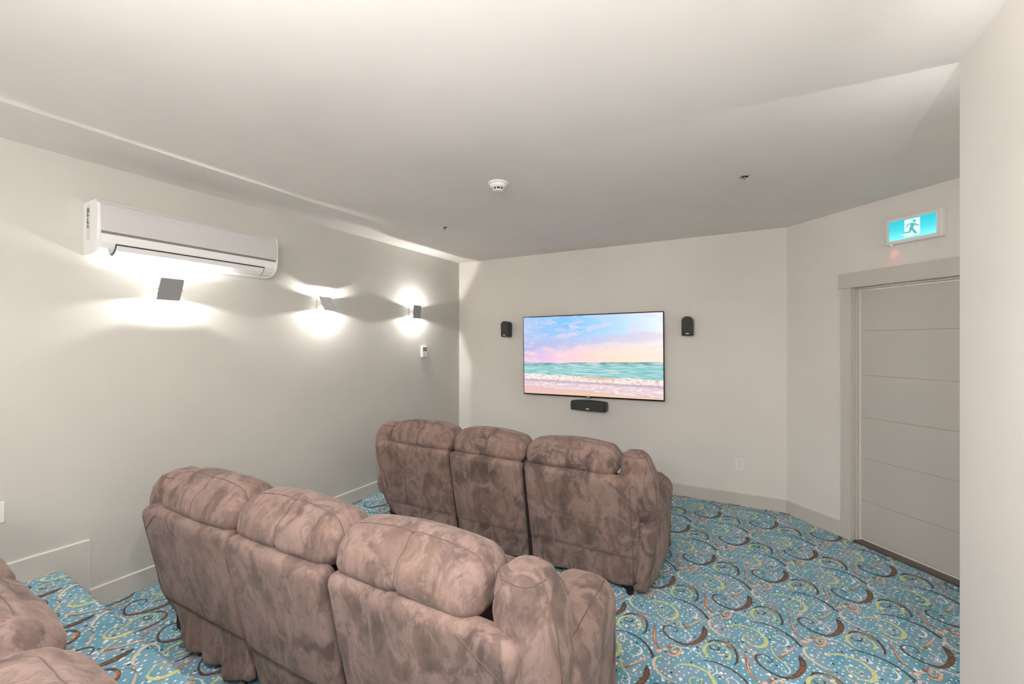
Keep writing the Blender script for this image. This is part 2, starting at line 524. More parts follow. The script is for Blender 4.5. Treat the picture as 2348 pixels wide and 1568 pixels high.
for k in range(6):
    dbox('panel', A_IN + .015, A_IN + DOORW - .012, ND, ND + .04, zs[k] + .0012, zs[k + 1] - .0012, M_door, door, bevel=.0022)
dbox('slab_core', A_IN + .018, A_IN + DOORW - .014, ND + .006, ND + .038, .03, 2.01, M_door, door)
dbox('threshold', A_IN, A_IN + DOORW, -.01, .13, 0, .012, M_thresh, door, bevel=.003)
dbox('casing', A_CO, A_IN - .006, -.018, .004, 0, 2.037, M_trim, door, bevel=.002)
dbox('casing', A_IN + DOORW + .006, A_IN + DOORW + .09, -.018, .004, 0, 2.037, M_trim, door, bevel=.002)
dbox('casing_head', a_of(.678), A_IN + DOORW + .105, -.026, .004, 2.040, 2.155, M_trim, door, bevel=.002)
dbox('casing_bead', a_of(.678) - .004, A_IN + DOORW + .109, -.030, .004, 2.034, 2.043, M_trim, door, bevel=.002)

# baseboards
BH = .123
def baseb(name, lo, hi): return struct(box(name, lo, hi, M_trim, bevel=.004))
def highlight_strip(p0, p1, parent): box('edge_highlight', p0, p1, M_white, parent, .001)  # white strips stand in for lamplight along the left baseboard edges
bl = baseb('baseboard_left', (XL - .01, 1.005, -.02), (XL + .014, YT, BH))
highlight_strip((XL - .004, 1.010, BH - .002), (XL + .012, YT - .015, BH + .0025), bl)
bp = baseb('baseboard_platform', (XL - .01, YB, -.02), (XL + .014, 1.005, .424))
highlight_strip((XL - .004, YB, .422), (XL + .012, 1.006, .4265), bp)
highlight_strip((XL - .004, 1.003, BH + .0025), (XL + .011, 1.0075, .424), bp)
baseb('baseboard_back', (XL + .014, YT - .014, -.02), (XC + .006, YT + .01, BH))
struct(dbox('baseboard_door_wall', -.006, A_CO - .0005, -.014, .01, -.02, BH, M_trim, bevel=.004))
baseb('baseboard_right', (XR - .014, YB, .28), (XR + .01, plat_edge(XR) - .01, .424))
baseb('baseboard_right_end', (XR - .014, plat_edge(XR) + .01, -.02), (XR + .01, YR + .014, BH))
baseb('baseboard_recess', (XR + .012, YR - .01, -.02), (2.7, YR + .014, BH))

# ------------------------------------------------------------------ numpy noise for soft goods
rng = np.random.RandomState(5)
G = rng.rand(32, 32, 32)
def vnoise(p):
    p = np.asarray(p); i = np.floor(p).astype(int); f = p - i; f = f * f * (3 - 2 * f)
    r = 0
    for dx in (0, 1):
        for dy in (0, 1):
            for dz in (0, 1):
                w = (f[:, 0] if dx else 1 - f[:, 0]) * (f[:, 1] if dy else 1 - f[:, 1]) * (f[:, 2] if dz else 1 - f[:, 2])
                r = r + w * G[(i[:, 0] + dx) % 32, (i[:, 1] + dy) % 32, (i[:, 2] + dz) % 32]
    return r - .5

class Soft:
    """closed quad lattice on a box, mapped to a rounded, puffed cushion"""
    def __init__(s, nx, ny, nz):
        s.n = (nx, ny, nz); s.id = {}; P = []; s.f = []
        def v(i, j, k):
            key = (i, j, k)
            if key not in s.id:
                s.id[key] = len(P); P.append((2 * i / nx - 1, 2 * j / ny - 1, 2 * k / nz - 1))
            return s.id[key]
        for i in range(nx):
            for j in range(ny):
                s.f.append((v(i, j, 0), v(i, j + 1, 0), v(i + 1, j + 1, 0), v(i + 1, j, 0)))
                s.f.append((v(i, j, nz), v(i + 1, j, nz), v(i + 1, j + 1, nz), v(i, j + 1, nz)))
        for i in range(nx):
            for k in range(nz):
                s.f.append((v(i, 0, k), v(i + 1, 0, k), v(i + 1, 0, k + 1), v(i, 0, k + 1)))
                s.f.append((v(i, ny, k), v(i, ny, k + 1), v(i + 1, ny, k + 1), v(i + 1, ny, k)))
        for j in range(ny):
            for k in range(nz):
                s.f.append((v(0, j, k), v(0, j, k + 1), v(0, j + 1, k + 1), v(0, j + 1, k)))
                s.f.append((v(nx, j, k), v(nx, j + 1, k), v(nx, j + 1, k + 1), v(nx, j, k + 1)))
        s.u = np.array(P)
        s.F = np.array(s.f)
    def superell(s, h, e=3.0):
        q = s.u / (np.abs(s.u) ** e).sum(1)[:, None] ** (1 / e)
        s.p = q * np.array(h); return s
    def rounded(s, h, r, puff=(0, 0, 0)):
        h = np.array(h, float); p = s.u * h
        r_ = np.minimum(np.array(r if hasattr(r, '__len__') else (r,) * 3), h * .999)
        q = np.clip(p, -(h - r_), h - r_)
        d = (p - q) / r_
        l = np.linalg.norm(d, axis=1)[:, None] + 1e-9
        m = np.abs(d).max(1)[:, None]
        s.p = q + d / l * m * r_
        u = s.u
        for ax in range(3):
            o = [a for a in range(3) if a != ax]
            s.p[:, ax] += u[:, ax] * puff[ax] * (1 - u[:, o[0]] ** 2) * (1 - u[:, o[1]] ** 2)
        return s
    def normals(s):
        p = s.p; F = s.F
        n = np.cross(p[F[:, 2]] - p[F[:, 0]], p[F[:, 3]] - p[F[:, 1]])
        N = np.zeros_like(p)
        for c in range(4): np.add.at(N, F[:, c], n)
        return N / (np.linalg.norm(N, axis=1)[:, None] + 1e-12)
    def noise(s, amp, freq, seed=0, stretch=(1, 1, 1)):
        N = s.normals()
        q = s.p * freq * np.array(stretch) + seed * 3.71
        s.p = s.p + N * (vnoise(q) * amp * 2)[:, None]
        return s
    def ridge(s, amp, freq, seed=0, stretch=(1, 1, 1), mask=None):
        N = s.normals()
        q = s.p * freq * np.array(stretch) + seed * 5.3
        w = 1 - np.abs(vnoise(q) * 4).clip(0, 1)
        w = w ** 2
        if mask is not None: w = w * mask
        s.p = s.p - N * (w * amp)[:, None]
        return s
    def groove(s, keys, depth=.004, width=.012):
        path = s.p[[s.id[k] for k in keys]]
        N = s.normals()
        d = np.full(len(s.p), 9.)
        for q in path:
            d = np.minimum(d, ((s.p - q) ** 2).sum(1))
        s.p = s.p - N * (depth * np.exp(-d / width ** 2))[:, None]
        return s
    def path(s, keys, off=.001):
        N = s.normals(); ii = [s.id[k] for k in keys]
        P = s.p[ii] + N[ii] * off
        for _ in range(2):
            Q = P.copy(); Q[1:-1] = (P[:-2] + 2 * P[1:-1] + P[2:]) / 4; P = Q
        return P

def soft_obj(name, s, parent, seams=(), mat=None, rad=.0026):
    """cushion mesh plus its sewn seams in the same mesh"""
    vs_ = [tuple(v) for v in s.p]; fs = list(s.f); mi = [0] * len(fs)
    for keys in seams:
        a, b = tube('', s.path(keys), rad, None, n=6)
        o = len(vs_)
        vs_ += [tuple(v) for v in a]; fs += [tuple(x + o for x in f) for f in b]; mi += [1] * len(b)
    return mesh_obj(name, vs_, fs, [mat or M_suede, M_pipe], parent, True, mi)

# ------------------------------------------------------------------ the recliner sofa
def make_sofa(label):
    T = thing('recliner_sofa', label, 'sofa')
    T['group'] = 'brown suede three-seat recliner sofas'
    XB = (-1.10, -.315, .315, 1.10)
    # back panels
    for k in range(3):
        xa, xb = XB[k] + .011, XB[k + 1] - .011
        w = (xb - xa) / 2; cx = (xa + xb) / 2
        nx = 44 if k != 1 else 36
        s = Soft(nx, 8, 56)
        s.rounded((w, .050, .368), (.034, .040, .048), (0, .008, 0))
        s.p += np.array((cx, .050, .402))
        z = s.p[:, 2]; u = s.u
        outer = {0: -1, 1: 0, 2: 1}[k]
        # outer top corner rounded off
        if outer:
            t = (u[:, 0] * outer).clip(0, 1) ** 6 * ((z - .6) / .17).clip(0, 1) ** 2
            s.p[:, 2] -= .030 * t
        lean = np.where(z > .24, -(z - .24) / .52 * .105, (.24 - z) * .16)
        s.p[:, 1] += lean + (-.012 if k == 1 else 0)
        # the outer sides tuck in towards the floor
        if outer:
            t = ((.30 - z) / .3).clip(0, 1)
            s.p[:, 0] -= outer * .018 * t * (u[:, 0] * outer > .3)
        low = (z < .24)
        s.p[:, 1] += .010 * ((.243 - z) / .012).clip(0, 1) * (u[:, 1] < 0) * ((z - .03) / .08).clip(0, 1)
        fold = np.sin(s.p[:, 0] * (26 + 5 * k) + 2.1 * k + 1.5 * np.sin(s.p[:, 0] * 9)) * ((.24 - z) / .2).clip(0, 1) * .010
        s.p[:, 1] -= fold * (u[:, 1] < 0) * low
        if k == 0:
            # the loose flap of the left seat flares out and its corner is tucked away
            t = ((.235 - s.p[:, 2]) / .2).clip(0, 1); edge = ((s.p[:, 0] + 1.1) / .22).clip(0, 1)
            s.p[:, 1] -= (u[:, 1] < .5) * t * edge * (.045 + .018 * np.sin(s.p[:, 0] * 38) )
            s.p[:, 0] += .16 * t ** 2 * (1 - edge) ** 1.0
            s.p[:, 1] += .06 * t * (1 - edge)
        s.noise(.004, 5, k).noise(.0016, 20, k + 4)
        kz = round((.24 - .034) / .736 * 56)
        row = [(i, 0, kz) for i in range(1, nx)]
        s.groove(row, .008, .012)
        seams = [row]
        left = [(2, 0, q) for q in range(2, 53)]; right = [(nx - 2, 0, q) for q in range(2, 53)]
        if outer < 0: seams.append(left)
        if outer > 0: seams.append(right)
        if outer:
            c = [(nx - 2 - q if outer > 0 else 2 + q, 0, 46 + q if q < 9 else 54) for q in range(0, 10)]
            seams.append(c)
        soft_obj('back_panel', s, T, seams, rad=.0023)
    bm = bmesh.new()
    vs_ = add_box(bm, (-1.04, .034, .10), (1.04, .062, .72))
    for v in vs_:
        if v.co.z > .3: v.co.y -= .095
        else: v.co.y += .02
    bm_obj('back_frame', bm, M_base, T)
    # head cushions
    HB = (-.955, -.312, .312, .960)
    for k in range(3):
        xa, xb = HB[k] + .004, HB[k + 1] - .004
        w = (xb - xa) / 2; cx = (xa + xb) / 2
        nx = 56
        s = Soft(nx, 26, 24)
        s.rounded((w, .122, .094), (.066, .088, .074), (.006, .018, .030))
        u = s.u
        # centre tuck of the cushion and sagging ends
        s.p[:, 2] -= .012 * np.abs(u[:, 0]) ** 3 * ((u[:, 2] + .6) / 1.2).clip(0, 1)
        s.p[:, 1] += .20 * s.p[:, 2] * (-u[:, 1]).clip(0, 1)    # rear face slopes forward upward
        s.p += np.array((cx, .055, .832))
        m_end = np.abs(u[:, 0]) ** 4
        s.noise(.006, 5, k + 10).ridge(.0022, 9, k + 3, (1.6, 2.2, .5), mask=.1 + .9 * m_end).noise(.0012, 26, k)
        jt = 8
        top = [(i, jt, 24) for i in range(2, nx - 1)]
        endr = [(nx, jt, q) for q in range(24, 4, -1)]; endl = [(0, jt, q) for q in range(4, 25)]
        mid = [(nx // 2, 0, q) for q in range(1, 25)] + [(nx // 2, q, 24) for q in range(1, jt + 1)]
        full = endl + [(0, jt, 24), (1, jt, 24)][1:] + top + [(nx - 1, jt, 24)] + endr
        s.groove(full, .005, .012); s.groove(mid, .013, .015)
        soft_obj('head_cushion', s, T, [full, mid], rad=.0018)
    # wing cushions that fold over the ends of the back
    for sg in (-1, 1):
        n1, n2 = 44, 30
        prof = [(.908, .085, 1.045, .010, .012), (.900, .085, 1.045, .05, .06), (.878, .083, 1.048, .082, .098), (.835, .080, 1.056, .104, .122),
                (.77, .078, 1.068, .114, .130), (.70, .080, 1.080, .110, .130), (.62, .088, 1.093, .098, .125),
                (.55, .096, 1.104, .080, .110), (.49, .104, 1.112, .059, .092), (.45, .11, 1.114, .036, .065), (.43, .115, 1.114, .006, .01)]
        pr = np.array(prof)
        tt = np.linspace(0, len(prof) - 1, n1)
        cc = [np.interp(tt, range(len(prof)), pr[:, q]) for q in range(5)]
        vs_, fs = [], []
        for i in range(n1):
            for j in range(n2):
                a = 2 * PI * j / n2
                ca, sa = math.cos(a), math.sin(a)
                ex = 2.4
                q = (abs(ca) ** ex + abs(sa) ** ex) ** (-1 / ex)
                vs_.append((cc[2][i] + cc[3][i] * ca * q, cc[1][i] + cc[4][i] * sa * q, cc[0][i]))
        for i in range(n1 - 1):
            for j in range(n2):
                j2 = (j + 1) % n2
                fs.append((i * n2 + j, (i + 1) * n2 + j, (i + 1) * n2 + j2, i * n2 + j2))
        fs.append(tuple(range(n2))[::1]); fs.append(tuple((n1 - 1) * n2 + j for j in range(n2))[::-1])
        P = np.array(vs_)
        # gathered folds near the top and along the outer edge
        ctr = np.repeat(np.stack([cc[2], cc[1], cc[0]], 1), n2, axis=0)
        dirn = P - ctr; dirn /= np.linalg.norm(dirn, axis=1)[:, None] + 1e-6
        q = P * np.array((7, 16, 9)) + 4.2 * sg
        rd = (1 - np.abs(vnoise(q) * 4).clip(0, 1)) ** 2
        topm = ((P[:, 2] - .70) / .12).clip(0.25, 1)
        P -= dirn * (rd * .010 * topm)[:, None]
        P += dirn * (vnoise(P * 12 + 9) * .008)[:, None]
        if sg < 0: P[:, 0] *= -1
        if sg < 0: fs = [f[::-1] for f in fs]
        # seam down the rear and another round the crown
        def sp(js, i0, i1):
            out = []
            for i in range(i0, i1):
                j = js % n2; out.append(P[i * n2 + j] + (dirn[i * n2 + j] * np.array((sg, 1, 1))) * .0015)
            return out
        mi_ = [0] * len(fs); vv = [tuple(v) for v in P]
        for js, i0, i1 in ((28, 3, 40), (4, 3, 42)):
            a, b = tube('', sp(js, i0, i1), .0019, None)
            o = len(vv); vv += [tuple(v) for v in a]; fs += [tuple(x + o for x in f) for f in b]; mi_ += [1] * len(b)
        ring = [P[8 * n2 + j] + dirn[8 * n2 + j] * np.array((sg, 1, 1)) * .0012 for j in range(15, 30)]
        a, b = tube('', ring, .0019, None)
        o = len(vv); vv += [tuple(v) for v in a]; fs += [tuple(x + o for x in f) for f in b]; mi_ += [1] * len(b)
        mesh_obj('wing_cushion', vv, fs, [M_suede, M_pipe], T, True, mi_)
    # arms: padded top over the outer side
    for sg in (-1, 1):
        s = Soft(22, 44, 30)
        s.rounded((.135, .320, .125), (.10, .14, .10), (.006, .015, .018))
        u = s.u
        s.p += np.array((1.065, .362, .505))
        # front bulges, the rear drops under the wing cushion
        y = s.p[:, 1]
        s.p[:, 2] += .012 * ((y - .3) / .35).clip(0, 1) - .10 * ((.18 - y) / .15).clip(0, 1)
        s.noise(.008, 6, 20 + sg).ridge(.004, 8, 4 + sg, (2, 1, 1)).noise(.002, 26, 3)
        sideo = [(19, q, 30) for q in range(10, 42)]
        front = [(q, 44, 22) for q in range(2, 21)]
        s.p[:, 0] *= sg
        if sg < 0:
            s.f = [f[::-1] for f in s.f]; s.F = np.array(s.f)
        s.groove(sideo, .004, .010)
        soft_obj('armrest', s, T, [sideo, front], rad=.002)
        s = Soft(8, 34, 26)
        s.rounded((.062, .335, .215), (.04, .06, .04), (.014, 0, 0))
        s.p += np.array((1.118, .335, .250))
        z = s.p[:, 2]; y = s.p[:, 1]
        s.p[:, 0] -= (.040 if sg > 0 else .15) * ((.35 - z) / .32).clip(0, 1) * ((.35 - y) / .35).clip(0, 1) * (s.u[:, 0] > -.5)
        if sg < 0: s.p[:, 1] += .24 * ((.30 - z) / .27).clip(0, 1) * ((.35 - y) / .35).clip(0, 1)
        s.p[:, 0] -= .018 * ((.30 - z) / .3).clip(0, 1) * (s.u[:, 0] > -.5)
        s.noise(.008, 5, 30 + sg).noise(.002, 22, 2)
        s.p[:, 0] *= sg
        if sg < 0:
            s.f = [f[::-1] for f in s.f]; s.F = np.array(s.f)
        soft_obj('side_panel', s, T, [[(8, 2, q) for q in range(2, 25)]], rad=.0022)
        # arm front
        s = Soft(12, 6, 20)
        s.rounded((.120, .03, .20), (.05, .028, .05), (0, .02, 0)); s.p += np.array((1.055, .675, .25)); s.noise(.004, 9, 2)
        s.p[:, 0] *= sg
        if sg < 0:
            s.f = [f[::-1] for f in s.f]; s.F = np.array(s.f)
        soft_obj('arm_front', s, T)
    # seats, lumbar cushions, footrests
    SB = (-.925, -.31, .31, .925)
    for k in range(3):
        xa, xb = SB[k] + .004, SB[k + 1] - .004
        w = (xb - xa) / 2; cx = (xa + xb) / 2
        s = Soft(44, 44, 14)
        s.rounded((w, .320, .100), (.085, .15, .095), (.004, .012, .045))
        s.p += np.array((cx, .468, .455))
        u = s.u
        s.p[:, 2] -= .012 * (u[:, 1].clip(0, 1)) ** 4
        s.noise(.008, 5, 40 + k).ridge(.004, 8, 14 + k).noise(.0018, 28, k)
        rim = [(4, q, 14) for q in range(8, 33)] + [(4 + q, 33 + q, 14) for q in range(0, 5)] + \
              [(q, 38, 14) for q in range(9, 35)] + [(35 + q, 38 - q, 14) for q in range(0, 5)] + [(40, q, 14) for q in range(33, 7, -1)]
        s.groove(rim, .005, .012)
        soft_obj('seat_cushion', s, T, [rim], rad=.0014)
        s = Soft(30, 10, 20)
        s.rounded((w, .065, .165), (.06, .062, .07), (0, .02, 0)); s.p += np.array((cx, .165, .62)); s.p[:, 1] -= (s.p[:, 2] - .45) * .25
        s.noise(.006, 7, 50 + k)
        soft_obj('lumbar_cushion', s, T)
        s = Soft(30, 8, 18)
        s.rounded((w, .045, .150), (.05, .044, .05), (0, .015, 0)); s.p += np.array((cx, .715, .205)); s.noise(.005, 7, 60 + k)
        soft_obj('footrest', s, T)
    bm = bmesh.new(); add_box(bm, (-1.06, .05, .045), (1.06, .655, .33), .01); bm_obj('base', bm, M_base, T)
    for fx in (-.90, 1.02):
        for fy in (.05, .60):
            bm = bmesh.new(); add_cyl(bm, (fx, fy, 0), (fx, fy, .028), .022, .026, 18); add_cyl(bm, (fx, fy, .026), (fx, fy, .05), .012, n=12)
            bm_obj('foot', bm, M_black, T)
    return T

front = make_sofa('brown suede recliner sofa in the front row, facing the screen')
front.location = (-1.672, 2.690, 0)
mid = copy_tree(front)
mid.location = (-1.655, 1.105, 0); mid.rotation_euler.z = R(.6)
mid['label'] = 'brown suede recliner sofa in the middle row, directly below the raised tier'
back = copy_tree(front)
back.location = (-1.935, -.33, PLAT_Z + .003); back.rotation_euler.z = R(-2.2)
back['label'] = 'brown suede recliner sofa on the raised tier, cut by the lower left picture corner'

# ------------------------------------------------------------------ television
def tv_picture():
    n = Nt('beach_picture')
    c = n.co('UV'); x, y, _ = n.xyz(c)
    v = 1 - y
    u = x
    vv = n.comb(u * 1.75, v)
    hor = .602 - u * .035
    # sky
    top = n.ramp(u, [(0, srgb(168, 196, 236)), (.35, srgb(128, 194, 244)), (.65, srgb(170, 216, 248)), (1, srgb(232, 240, 252))])
    low = n.ramp(u, [(0, srgb(206, 186, 228)), (.25, srgb(238, 200, 226)), (.5, srgb(252, 214, 208)), (.8, srgb(255, 226, 206)), (1, srgb(254, 230, 216))])
    sky = n.mix(n.step(v, .16, .52), top, low)
    cl = n.noise(n.mapping(vv, rot=(0, 0, R(12)), scale=(1.5, 4.6, 1)), 2.4, 6, .62, .7)
    cm = n.step(cl, .47, .66)
    cc = n.mix(n.step(v, .1, .5), srgb(226, 210, 240), srgb(255, 226, 214))
    sky = n.mix(cm * .75, sky, cc)
    band = n.step(v + u * .12 + (cl - .5) * .2, .29, .36) * (1 - n.step(v + u * .12 + (cl - .5) * .2, .40, .47))
    sky = n.mix(band * .65, sky, n.ramp(u, [(0, srgb(160, 180, 226)), (.6, srgb(192, 196, 232)), (1, srgb(226, 206, 226))]))
    puff = n.step(n.noise(n.mapping(vv, loc=(1.3, .4, 0), scale=(1.2, 2.6, 1)), 4, 6, .6, .5), .56, .68) * (1 - n.step(v, .34, .5)) * (1 - n.step(u, .45, .7))
    sky = n.mix(puff * .6, sky, srgb(238, 214, 240))
    # sea
    wv = n.noise(n.mapping(vv, scale=(2.2, 26, 1)), 2.2, 4, .6, .3)
    sea = n.ramp(wv, [(.34, srgb(104, 176, 182)), (.5, srgb(150, 204, 206)), (.64, srgb(200, 222, 220))])
    sea = n.mix(n.step(v - hor, .012, .05), n.mix(n.step(wv, .45, .55), srgb(96, 156, 156), srgb(196, 206, 214)), sea)
    col = n.mix(n.step(v - hor, -.002, .003), sky, sea)
    # breaking wave
    e = n.noise(n.comb(u * 1.0, 0.0), 11, 4, .6)
    crest = .738 + u * .035 - (e - .5) * .07
    fo = n.noise(n.mapping(vv, scale=(3, 5, 1)), 7, 6, .68, .6)
    foam = n.ramp(fo, [(.34, srgb(196, 162, 146)), (.46, srgb(236, 214, 208)), (.6, srgb(250, 238, 234))])
    brownm = n.step(u, .42, .5) * (1 - n.step(u, .66, .72))
    foam = n.mix(brownm * (1 - n.step(v - crest, .02, .04)) * .8, foam, srgb(212, 180, 142))
    col = n.mix(n.step(v - crest, -.004, .008), col, foam)
    base = .808 + u * .035 + (fo - .5) * .03
    wash = n.noise(n.mapping(vv, scale=(2.0, 7, 1)), 6, 6, .65, .6)
    w1 = n.ramp(wash, [(.36, srgb(214, 190, 196)), (.52, srgb(232, 208, 212)), (.62, srgb(248, 234, 236))])
    w0 = n.mix(n.step(v - base, 0., .05), srgb(186, 170, 188), w1)
    col = n.mix(n.step(v - base, -.004, .006), col, w0)
    sand = .902 + u * .085 + (n.noise(n.comb(u, 0.0), 5, 2) - .5) * .02
    col = n.mix(n.step(v - sand, -.002, .002), col, n.mix(n.step(v - sand, 0., .006), srgb(196, 158, 150), n.ramp(u, [(0, srgb(228, 190, 186)), (.5, srgb(232, 196, 172)), (1, srgb(240, 204, 176))])))
    n.set(Base_Color=(.01, .01, .01, 1), Roughness=.25)
    n.b.inputs['Specular IOR Level'].default_value = .15
    n._in(n.b.inputs['Emission Color'], col); n.b.inputs['Emission Strength'].default_value = .72
    return n.m

tv = thing('television', 'large thin black-framed television showing a pastel beach, on the far wall', 'television', (-1.588, 4.68, 1.4425))
TW, TH = 1.662, .951
bm = bmesh.new(); add_box(bm, (-TW / 2, 0, -TH / 2), (TW / 2, .030, TH / 2), .003, 2); fr = bm_obj('frame', bm, M_blackgloss, tv)
sw, sh = TW - .020, TH - .024
sc = mesh_obj('screen', [(-sw / 2, -.0012, -sh / 2 + .003), (sw / 2, -.0012, -sh / 2 + .003), (sw / 2, -.0012, sh / 2), (-sw / 2, -.0012, sh / 2)], [(0, 1, 2, 3)], tv_picture(), tv)
uv = sc.data.uv_layers.new(name='UVMap')
for i, q in enumerate([(0, 0), (1, 0), (1, 1), (0, 1)]): uv.data[i].uv = q
box('rear_housing', (-.62, .030, -.36), (.62, .045, .30), M_black, tv, .004)
box('wall_bracket', (-.2, .044, -.15), (.2, .058, .15), M_steel, tv)
box('badge', (-.020, -.004, -TH / 2 - .003), (.020, .010, -TH / 2 + .009), M_silver, tv, .001)
box('sensor_lip', (-.026, 0, -TH / 2 - .008), (.026, .02, -TH / 2 + .002), M_black, tv, .001)
tv.rotation_euler = (0, -R(.55), 0)

def arch(w, h, r, n=10, bot=.006):
    pts = [(-w / 2 + bot, 0), (w / 2 - bot, 0), (w / 2, bot)]
    for k in range(n + 1):
        a = k / n * PI / 2
        pts.append((w / 2 - r + r * math.cos(a), h - r + r * math.sin(a)))
    for k in range(n + 1):
        a = PI / 2 + k / n * PI / 2
        pts.append((-w / 2 + r + r * math.cos(a), h - r + r * math.sin(a)))
    pts.append((-w / 2, bot))
    return pts

def speaker(label, x, y, z, w, h, d, r, rotz=0):
    t = thing('wall_speaker', label, 'speaker', (x, YT, z), rotz, 'small black speakers round the television')
    o = prism('cabinet', arch(w, h, r), -d, -.03, M_black, t, bevel=.006)
    g = prism('grille', [(a * .93, .004 + b * .965) for a, b in arch(w, h, r)], -d - .010, -d + .002, M_cloth, t, bevel=.006)
    bm = bmesh.new()
    add_box(bm, (-.020, -.035, h * .35), (.020, 0, h * .65), .003)
    bm_obj('mount', bm, M_black, t)
    bm = bmesh.new()
    bmesh.ops.create_uvsphere(bm, u_segments=20, v_segments=8, radius=1)
    for v in bm.verts: v.co = Vector((v.co.x * .019, -d - .0115 + v.co.y * .003, .020 + v.co.z * .006))
    bm_obj('badge', bm, M_silver, t, True)
    return t
speaker('small black arched speaker on the wall left of the television', -2.648, 0, 1.665, .105, .195, .125, .046)
speaker('small black arched speaker on the wall right of the television', -.527, 0, 1.665, .112, .195, .105, .050)
cs = thing('center_speaker', 'wide low black speaker with silver badge, mounted under the television', 'speaker', (-1.568, YT, .825), 0, 'small black speakers round the television')
def barp(w, h, k=1.0):
    p = [(-w / 2, 0), (w / 2, 0), (w / 2 + .004, h * .45), (w / 2, h * .86)]
    for q in range(13):
        t = q / 12; x = w / 2 - .004 - (w - .008) * t
        p.append((x, h * (.90 + .10 * math.sin(PI * t) ** .7)))
    p += [(-w / 2, h * .86), (-w / 2 - .004, h * .45)]
    return p
prism('cabinet', barp(.405, .112), -.125, -.030, M_black, cs, bevel=.005)
prism('grille', [(a * .955, .005 + b * .92) for a, b in barp(.405, .112)], -.136, -.123, M_cloth, cs, bevel=.005)
box('mount', (-.06, -.035, .02), (.06, 0, .08), M_black, cs)
bm = bmesh.new()
bmesh.ops.create_uvsphere(bm, u_segments=20, v_segments=8, radius=1)
for v in bm.verts: v.co = Vector((v.co.x * .022, -.1375 + v.co.y * .003, .022 + v.co.z * .0075))
bm_obj('badge', bm, M_silver, cs, True)

# ------------------------------------------------------------------ air conditioner
ac = thing('air_conditioner', 'long white split air conditioner high on the left wall above the first lamp', 'air conditioner', (XL, 1.512, 2.112))
AL = .527
P = [(0, .0), (.115, .002), (.150, .012), (.178, .034), (.196, .064), (.205, .100), (.205, .118), (.200, .118), (.200, .285), (.175, .303), (0, .308)]
prism('body', P, -AL, AL, M_whiteg, ac, bevel=0)
prism('end_cap', [(0, -.002), (.117, 0), (.153, .010), (.182, .033), (.200, .063), (.209, .100), (.209, .24), (.203, .285), (.178, .306), (0, .311)], -AL - .004, -AL + .012, M_whiteg, ac, bevel=.003)
prism('end_cap', [(0, -.002), (.117, 0), (.153, .010), (.182, .033), (.200, .063), (.209, .100), (.209, .24), (.203, .285), (.178, .306), (0, .311)], AL - .012, AL + .004, M_whiteg, ac, bevel=.003)
prism('front_panel', [(.199, .124), (.211, .126), (.215, .18), (.213, .24), (.207, .278), (.196, .293), (.190, .290), (.199, .27)], -AL + .008, AL - .008, M_panel, ac, bevel=.002)
box('grey_strip', (.196, -AL + .012, .112), (.2085, AL - .012, .123), M_grey, ac, .001)
# louver follows the curved underside
fl = [(.130, .0035), (.152, .0110), (.178, .0300), (.1925, .053)]
def off(p, q, d):
    t = Vector((q[0] - p[0], q[1] - p[1])).normalized(); return (-(-t.y) * d, -t.x * d)
inner = [(a - .004, b + .006) for a, b in fl][::-1]
outer_ = [(a + .003, b - .004) for a, b in fl]
prism('louver', outer_ + inner, -AL + .085, AL - .10, M_whiteg, ac)
prism('louver_gap', [(fl[0][0] - .007, fl[0][1] - .0035), (fl[0][0], fl[0][1] - .0015), (fl[0][0], .01), (fl[0][0] - .007, .01)], -AL + .08, AL - .095, M_grey, ac)
prism('louver_gap', [(.1955, .055), (.1990, .061), (.194, .064), (.190, .058)], -AL + .08, AL - .095, M_dkline, ac)
for yy in (-AL + .080, AL - .100):
    prism('louver_gap', [(a + .0025, b - .003) for a, b in fl] + inner, yy, yy + .004, M_dkline, ac)
for k in range(3):
    box('indicator_line', (.180 + k * .004, AL - .075, .036 + k * .009), (.184 + k * .004, AL - .03, .0385 + k * .009), M_white, ac)
box('sticker', (.055, -AL - .0055, .085), (.105, -AL - .003, .28), flat('sticker_paper', srgb(214, 212, 208), .5), ac)
for k in range(17):
    zz = .15 + k * .007
    box('bar_mark', (.060, -AL - .0062, zz), (.060 + random.choice((.022, .03, .036)), -AL - .0055, zz + random.choice((.0022, .0035, .005))), M_dkline, ac)
box('hanging_plate', (0, -AL + .05, .305), (.03, AL - .05, .311), M_white, ac)

